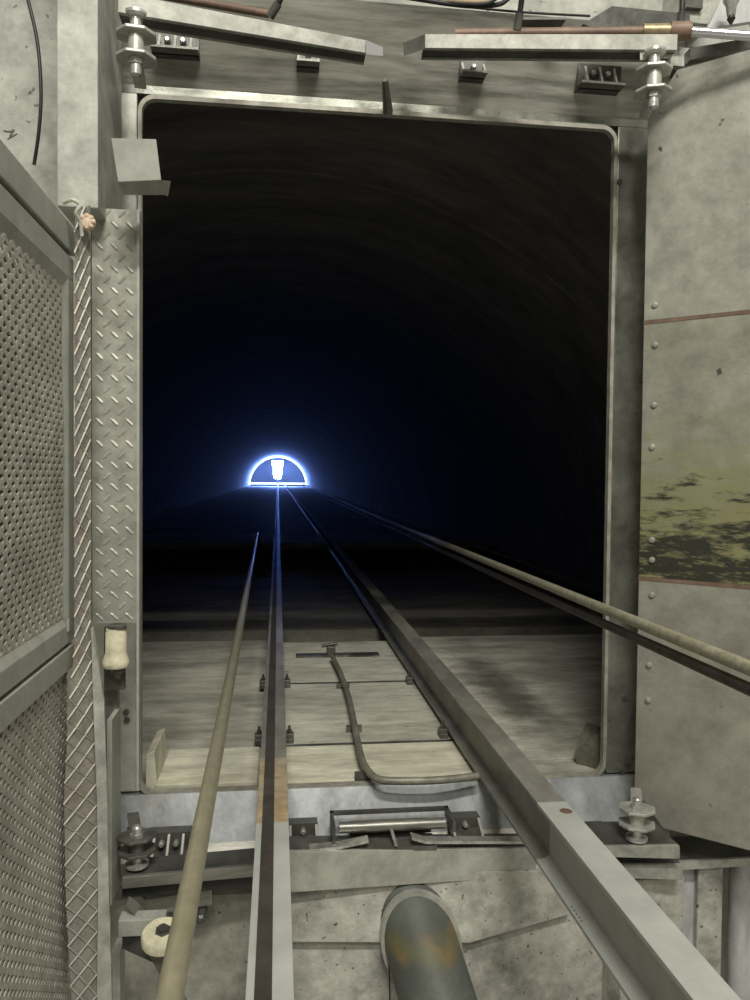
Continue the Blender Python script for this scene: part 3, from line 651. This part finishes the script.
# rollers
q = P(117,640,1.83)
t = thing('guide_roller', 'upright cream roller under the tread plate, flared at its foot', 'roller', P(117,668,1.83))
z_ = Vector((0,0,1)); s = 1.83/F
MB().lathe(P(116,667,1.83), z_, [(0,11.5*s),(2*s,12.8*s),(6*s,12.8*s),(11*s,11*s),(15*s,10*s),(34*s,9.8*s),(35*s,9.2*s),(38*s,9.2*s)], 32).build('roller', m_cream2, t, smooth=True)
MB().lathe(P(117,629,1.83), z_, [(0,9*s),(4*s,9*s)], 24).build('cap', m_grime, t)
MB().lathe(P(118,678,1.83), z_, [(0,3*s),(5*s,4*s),(6*s,7*s),(9*s,7*s)], 12).build('bolt', m_grime, t)
MB().box((P(104,640,1.85).x,1.85,P(116,690,1.85).z), (P(124,640,1.85).x,1.87,P(116,628,1.85).z)).build('back_plate', m_dark, t)
c = P(163,936,1.66)
s = 1.66/F
t = thing('guide_roller', 'flat cream disc roller on an arm at lower left, against the rope', 'roller', c)
MB().lathe(c, (.0,-.22,1), [(-6*s,19.5*s),(-4.5*s,21*s),(3*s,21*s),(5*s,19.5*s)], 36).build('roller', m_cream2, t, smooth=True)
MB().lathe(c+Vector((0,0,5*s)), (0,-.22,1), [(0,8*s),(1.5*s,8*s),(1.6*s,5*s),(5*s,5*s)], 6).build('nut', m_dark, t)
MB().bar(P(120,924,1.74), P(166,922,1.72), (0,.02,0), (0,0,.018)).build('arm', m_paint, t, bevel=.002)
MB().bar(P(124,930,1.76), P(160,946,1.72), (0,.02,0), (0,0,.03)).build('arm_underside', m_dark, t)
MB().bar(P(133,905,1.76), P(150,925,1.74), (.012,0,-.01), (0,.02,0)).build('gusset', m_frame, t)
MB().bar(P(150,945,1.70), P(186,1010,1.66), (.010,0,.004), (0,.004,0)).build('stay', m_frame, t)
MB().bar(P(168,955,1.72), P(172,985,1.70), (.016,0,0), (0,.004,0)).build('tab', m_frame, t)
t = thing('angle_bracket', 'angle bracket and plate behind the rope, above the disc roller', 'bracket', P(165,898,1.90))
MB().prism([P(128,893,1.90),P(138,893,1.90),P(160,915,1.90),P(150,925,1.90)], (0,.02,0)).build('strut', m_frame, t)
MB().prism([P(145,900,1.88),P(212,890,1.88),P(212,905,1.88),P(150,915,1.88)], (0,.02,0)).build('plate', m_frame, t)
MB().lathe(P(203,908,1.90), (0,-1,0), [(0,.012),(.05,.012),(.055,.006)], 6).build('bolt', m_dark, t)
MB().box((P(194,0,1.92).x+.0,1.90,P(0,925,1.92).z), (P(208,0,1.92).x,1.94,P(0,905,1.92).z)).build('block', m_dark, t)
a, b = P(112,945,1.80), P(128,1000,1.80)
tag(MB().box((a.x,1.80,WZ0), (P(120,980,1.8).x,1.86,P(115,952,1.8).z)).build('lower_post', m_paint, loc=(a.x,1.82,WZ0), bevel=.002), 'grey post at the bottom left under the roller arm', 'post')

# ------------------------------------------------------------------ mesh gate on the left (runs along the tunnel axis)
XG = -.435; CZ = .85; YEND = XG/P(75,450,1.0).x
t = thing('mesh_gate', 'grey framed mesh gate along the left edge of the picture', 'gate', (XG, 1.3, WZ0))
def gbar(y0, y1, z0, z1, x0, x1, name, m=m_gate): return MB().box((XG+x0,y0,CZ+z0), (XG+x1,y1,CZ+z1)).build(name, m, t, bevel=.002)
YN, YE = .55, YEND
gbar(YN, YE+.01, .468, .525, -.03, .0, 'top_rail'); gbar(YN, YE+.01, -.414, -.366, -.03, .0, 'bottom_rail')
gbar(YN, YE+.005, .457, .469, -.035, -.014, 'gap_strip', m_dark); gbar(YN, YE+.005, -.367, -.358, -.035, -.014, 'gap_strip', m_dark)
gbar(YN, YE, .410, .457, -.03, -.002, 'panel_rail'); gbar(YN, YE, -.358, -.318, -.03, -.002, 'panel_rail')
gbar(YE-.045, YE, -.318, .41, -.03, -.002, 'stile')
# bevelled inner edge around the mesh
def slope(pts): return MB().add(pts, [(0,1,2,3)])
MB().hexa([(XG-.002,YN,CZ+.410),(XG-.012,YN,CZ+.382),(XG-.02,YN,CZ+.382),(XG-.04,YN,CZ+.41)], [(XG-.002,YE-.045,CZ+.410),(XG-.012,YE-.065,CZ+.382),(XG-.02,YE-.065,CZ+.382),(XG-.04,YE-.045,CZ+.41)]).build('inner_edge', m_gate, t)
MB().hexa([(XG-.002,YN,CZ-.318),(XG-.012,YN,CZ-.30),(XG-.02,YN,CZ-.30),(XG-.04,YN,CZ-.318)], [(XG-.002,YE-.045,CZ-.318),(XG-.012,YE-.065,CZ-.30),(XG-.02,YE-.065,CZ-.30),(XG-.04,YE-.045,CZ-.318)]).build('inner_edge', m_gate, t)
MB().hexa([(XG-.002,YE-.045,CZ+.410),(XG-.002,YE-.045,CZ-.318),(XG-.04,YE-.045,CZ-.318),(XG-.04,YE-.045,CZ+.410)], [(XG-.012,YE-.065,CZ+.382),(XG-.012,YE-.065,CZ-.30),(XG-.02,YE-.065,CZ-.30),(XG-.02,YE-.065,CZ+.382)]).build('inner_edge', m_gate, t)
MB().bar((XG,YE-.055,CZ-.33), (XG,YE-.055,CZ-.305), (.002,0,0), (0,.006,0)).build('catch_pin', m_galv, t)
def expanded(fn, nu, nv, sw, depth):
    # fn(u, v) -> (point, normal); diamonds, each strand a tilted ribbon
    m = MB()
    def P2(i, j): p, nrm = fn(i/nu, j/nv); return p, nrm
    for i in range(nu):
        for j in range(nv):
            if (i+j) % 2: 
                a, na = P2(i, j+1); b, nb = P2(i+1, j)
            else:
                a, na = P2(i, j); b, nb = P2(i+1, j+1)
            d = (b-a).normalized(); s = d.cross(na).normalized()
            off = s*sw
            m.hexa([a-off, a+off, a+off-na*depth, a-off-na*depth], [b-off, b+off, b+off-nb*depth, b-off-nb*depth])
    return m
def wav(u, v, amp): return amp*(math.sin(u*7+v*3)+math.sin(v*9-u*4+1.3))*.5
def panel(y0, y1, z0, z1, xo, amp):
    def fn(u, v):
        return Vector((XG+xo+wav(u, v, amp), y0+(y1-y0)*u, CZ+z0+(z1-z0)*v)), Vector((1,0,0))
    return fn
H1 = .375+.295; cw, ch = .018, .0125
expanded(panel(YN, YE-.055, -.304, .386, -.009, .002), int((YE-.07-YN)/cw), int(H1/ch), .0050, .003).build('upper_mesh', m_mesh, t)
expanded(panel(YN, YE-.02, -1.21, -.41, -.010, .004), int((YE-.02-YN)/cw), int(.80/ch), .0050, .003).build('lower_mesh', m_mesh, t)
MB().box((XG-.045,YN,CZ-.30), (XG-.04,YE-.05,CZ+.38)).build('backing_sheet', m_back, t)
MB().box((XG-.03,YN,CZ-1.22), (XG-.025,YE-.02,CZ-.41)).build('backing_sheet', m_backl, t)
# front strip with large diamonds
Lp = [P(75,212,1.70), P(75,420,1.70), P(75,640,1.70), P(68,720,1.66), P(64,800,1.64), P(66,900,1.64), P(72,1005,1.64)]
Rp = [P(90,205,1.74), P(91,420,1.74), P(91,640,1.74), P(94,720,1.72), P(97,800,1.70), P(98,900,1.68), P(97,1005,1.66)]
def poly(pl, t_):
    L = [0]
    for a, b in zip(pl, pl[1:]): L.append(L[-1]+(b-a).length)
    s = t_*L[-1]
    for k in range(len(pl)-1):
        if s <= L[k+1] or k == len(pl)-2: return pl[k].lerp(pl[k+1], (s-L[k])/(L[k+1]-L[k]))
def fnS(u, v):
    a, b = poly(Lp, v), poly(Rp, v); return a.lerp(b, u) + Vector((0,-.0045,0)), Vector((0,-1,0))
t = thing('mesh_strip', 'narrow strip of large-diamond mesh between the gate and the tread plate', 'mesh', Lp[-1])
expanded(fnS, 3, 78, .0016, .0005).build('diamond_mesh', m_meshs, t)
m = MB()
for k in range(30):
    a0_, b0_, a1_, b1_ = poly(Lp,k/30), poly(Rp,k/30), poly(Lp,(k+1)/30), poly(Rp,(k+1)/30)
    o_ = Vector((0,.006,0)); m.hexa([a0_,b0_,b0_+o_,a0_+o_], [a1_,b1_,b1_+o_,a1_+o_])
m.build('backing_sheet', m_backl, t)
E0 = [P(91,628,1.73), P(93,700,1.71), P(97,800,1.69), P(98,900,1.67), P(97,1005,1.65)]
E1 = [P(93,628,1.735), P(104,700,1.72), P(107,800,1.70), P(109,900,1.68), P(112,1005,1.66)]
m = MB()
for k in range(4):
    o_ = Vector((0,.008,0)); m.hexa([E0[k],E1[k],E1[k]+o_,E0[k]+o_], [E0[k+1],E1[k+1],E1[k+1]+o_,E0[k+1]+o_])
m.build('edge_strip', m_galv, t)
# rosette and ties at the top of the strip
c = P(87,222,1.70)
t = thing('pink_rosette', 'pinkish round knot at the top of the mesh strip', 'knot', c)
m = MB().lathe(c+Vector((0,.012,0)), (0,-1,0), [(0,.012),(.004,.0165),(.012,.0165),(.018,.010)], 14)
m.build('disc', m_pink, t, smooth=True)
for k in range(8):
    a = 2*math.pi*k/8; q = c+Vector((math.cos(a)*.012, -.004, math.sin(a)*.012))
    MB().lathe(q+Vector((0,.006,0)), (0,-1,0), [(0,.004),(.004,.006),(.009,.003)], 8).build('petal', m_pink, t, smooth=True)
tag(MB().tube(spline([P(64,203,1.68), P(72,200,1.66), P(80,205,1.66), P(76,213,1.66), P(80,222,1.67), P(82,236,1.68)]), .004, 8).build('tie_cord', m_tie, loc=c, smooth=True), 'pale frayed tie looped at the gate corner beside the pink knot', 'tie')
tag(MB().tube(spline([PX(4,131,XG-.01), PX(10,132,XG-.015), PX(14,130,XG-.01), PX(10,137,XG-.012), PX(17,134,XG-.01), PX(8,139,XG-.008)],5), .0014, 6).build('wire_twist', m_dark, loc=PX(8,138,XG-.008)), 'small dark twist of wire on the top edge of the gate', 'wire')

# ------------------------------------------------------------------ upper services
def hose(label, pts, r, m=m_black, name='black_hose', cat='hose', fit=None):
    q = [P(*p) for p in pts]
    t = thing(name, label, cat, q[-1]); MB().tube(spline(q), r, 12).build('tube', m, t, smooth=True)
    if fit: MB().cyl(q[-1], q[-1]+(q[-2]-q[-1]).normalized()*.035, r*1.45, n=12).build('ferrule', m_dark, t, smooth=True)
    return t
hose('black cable hanging in a curve at the upper left of the wall', [(25,-12,1.95),(37,40,1.95),(41,90,1.95),(39,130,1.96),(34,165,1.98)], .0042)
hose('short black hose end above the left top bar', [(285,-15,1.86),(279,2,1.88),(270,17,1.90)], .007, fit=True)
hose('black hose end above the right top bar', [(523,-15,1.86),(521,5,1.88),(517,30,1.90)], .007, fit=True)
hose('black hose joining the brass end of the right ram', [(683,-15,1.86),(682,10,1.86),(680,28,1.87)], .007, fit=True)
hose('thin black cable running along the wall above the right top bar', [(395,-3,2.08),(450,5,2.08),(520,12,2.08),(590,16,2.08)], .003)
hose('thin dark line along the wall above the left top bar', [(170,-4,2.08),(215,6,2.08),(250,12,2.08),(272,15,2.06)], .003)
hose('thick black cable loop at the top centre of the wall', [(400,-6,2.05),(430,1,2.05),(470,6,2.05),(500,4,2.05),(512,-6,2.05)], .006)
t = thing('cable_bundle', 'bundle of black and pale cables at the top centre edge', 'cable bundle', P(450,0,2.04))
for k in range(5):
    MB().tube(spline([P(395+k*6,-9+k*1.5,2.06), P(440,-6+k*2.0,2.05), P(500-k*3,-7+k*2.6,2.04), P(520-k*4,-14,2.03)]), .0045, 8).build('cable', (m_black, m_tie, m_black, m_tan, m_black)[k], t, smooth=True)
# hydraulic rams
def ram(label, a, b, r, rod=None, tube_m=m_rust, fit=True):
    a, b = P(*a), P(*b); t = thing('hydraulic_ram', label, 'hydraulic ram', a, 'hydraulic rams above the opening')
    MB().cyl(a, b, r, n=24).build('cylinder', tube_m, t, smooth=True)
    d = (b-a).normalized()
    if fit:
        MB().cyl(b-d*.10, b-d*.035, r*1.45, n=24).build('gland', m_brass, t, smooth=True)
        MB().cyl(b-d*.035, b+d*.015, r*1.8, n=24).build('end_cap', m_rust, t, smooth=True)
    if rod:
        MB().cyl(b, P(*rod), r*.95, n=20).build('rod', m_chrome, t, smooth=True)
    return t
ram('brown hydraulic ram above the right top bar, chrome rod reaching right', (455,34,1.98), (684,31,1.86), .012, (780,38,1.78))
ram('brown hydraulic ram above the left top bar, running up out of view', (268,14,1.98), (120,-12,1.86), .009, None, fit=False)
tag(MB().bar(P(515,25,2.05), P(562,25,2.0), (0,.03,0), (0,0,.003)).build('small_lug', m_dark, loc=P(520,25,2.05)), 'small dark lug behind the right ram', 'lug')
# cover plates and box at top right
tag(MB().prism([P(583,24,1.95),P(612,6,1.95),P(690,14,1.95),P(690,30,1.95),P(600,30,1.95)], (0,.02,0)).build('folded_cover_plate', m_dark, loc=P(640,30,1.95)), 'dark slanted cover plate above the right ram', 'plate')
t = thing('junction_box', 'small pale box on the wall at the top right', 'box', P(690,8,2.0))
MB().box((P(680,0,2.0).x,2.0,P(680,22,2.0).z), (P(712,0,2.0).x,2.1,P(700,-20,2.0).z)).build('case', m_galv, t, bevel=.003)
MB().box((P(686,0,1.99).x,1.985,P(686,8,1.99).z), (P(702,0,1.99).x,2.0,P(700,-8,1.99).z)).build('cover', m_dark, t)
t = thing('wall_fitting', 'steel wedge plate with a bulb-shaped fitting at the top right corner', 'fitting', P(730,15,1.80))
MB().prism([P(706,32,1.88),P(724,-6,1.88),P(760,-6,1.88),P(760,20,1.88),P(720,26,1.88)], (0,.015,0)).build('wedge_plate', m_zinc, t)
MB().lathe(P(731,18,1.82), (0,0,1), [(0,.004),(.006,.010),(.03,.013),(.04,.019),(.055,.02),(.068,.012)], 20).build('bulb', m_shiny, t, smooth=True)
MB().lathe(P(731,24,1.82), (0,0,1), [(0,.003),(.012,.010),(.02,.008)], 12).build('tip', m_black, t, smooth=True)
tag(MB().prism([P(690,60,1.97),P(690,48,1.97),P(760,36,1.97),P(760,46,1.97)], (0,.1,0)).build('dark_channel', m_dark, loc=P(720,50,1.97)), 'dark channel piece between the chrome rod and the open door', 'channel')
t = thing('spliced_plate', 'small grey plate with a bolt right of the top right hinge', 'plate', P(690,50,2.0))
MB().box((P(672,0,2.0).x,2.0,P(680,66,2.0).z), (P(706,0,2.0).x,2.02,P(690,48,2.0).z)).build('sheet', m_galv, t)
MB().lathe(P(688,60,2.0), (0,-1,0), [(0,.007),(.01,.007)], 6).build('bolt', m_dark, t)
# faint wall line in the tunnel at left: a bright conduit clip catching the light
tag(MB().tube([P(164,512,9.0), P(174,508,9.6)], .012, 8).build('wall_hook', m_shiny, loc=P(164,512,9.0)), 'small glinting hook low on the left wall inside the dark tunnel', 'hook')
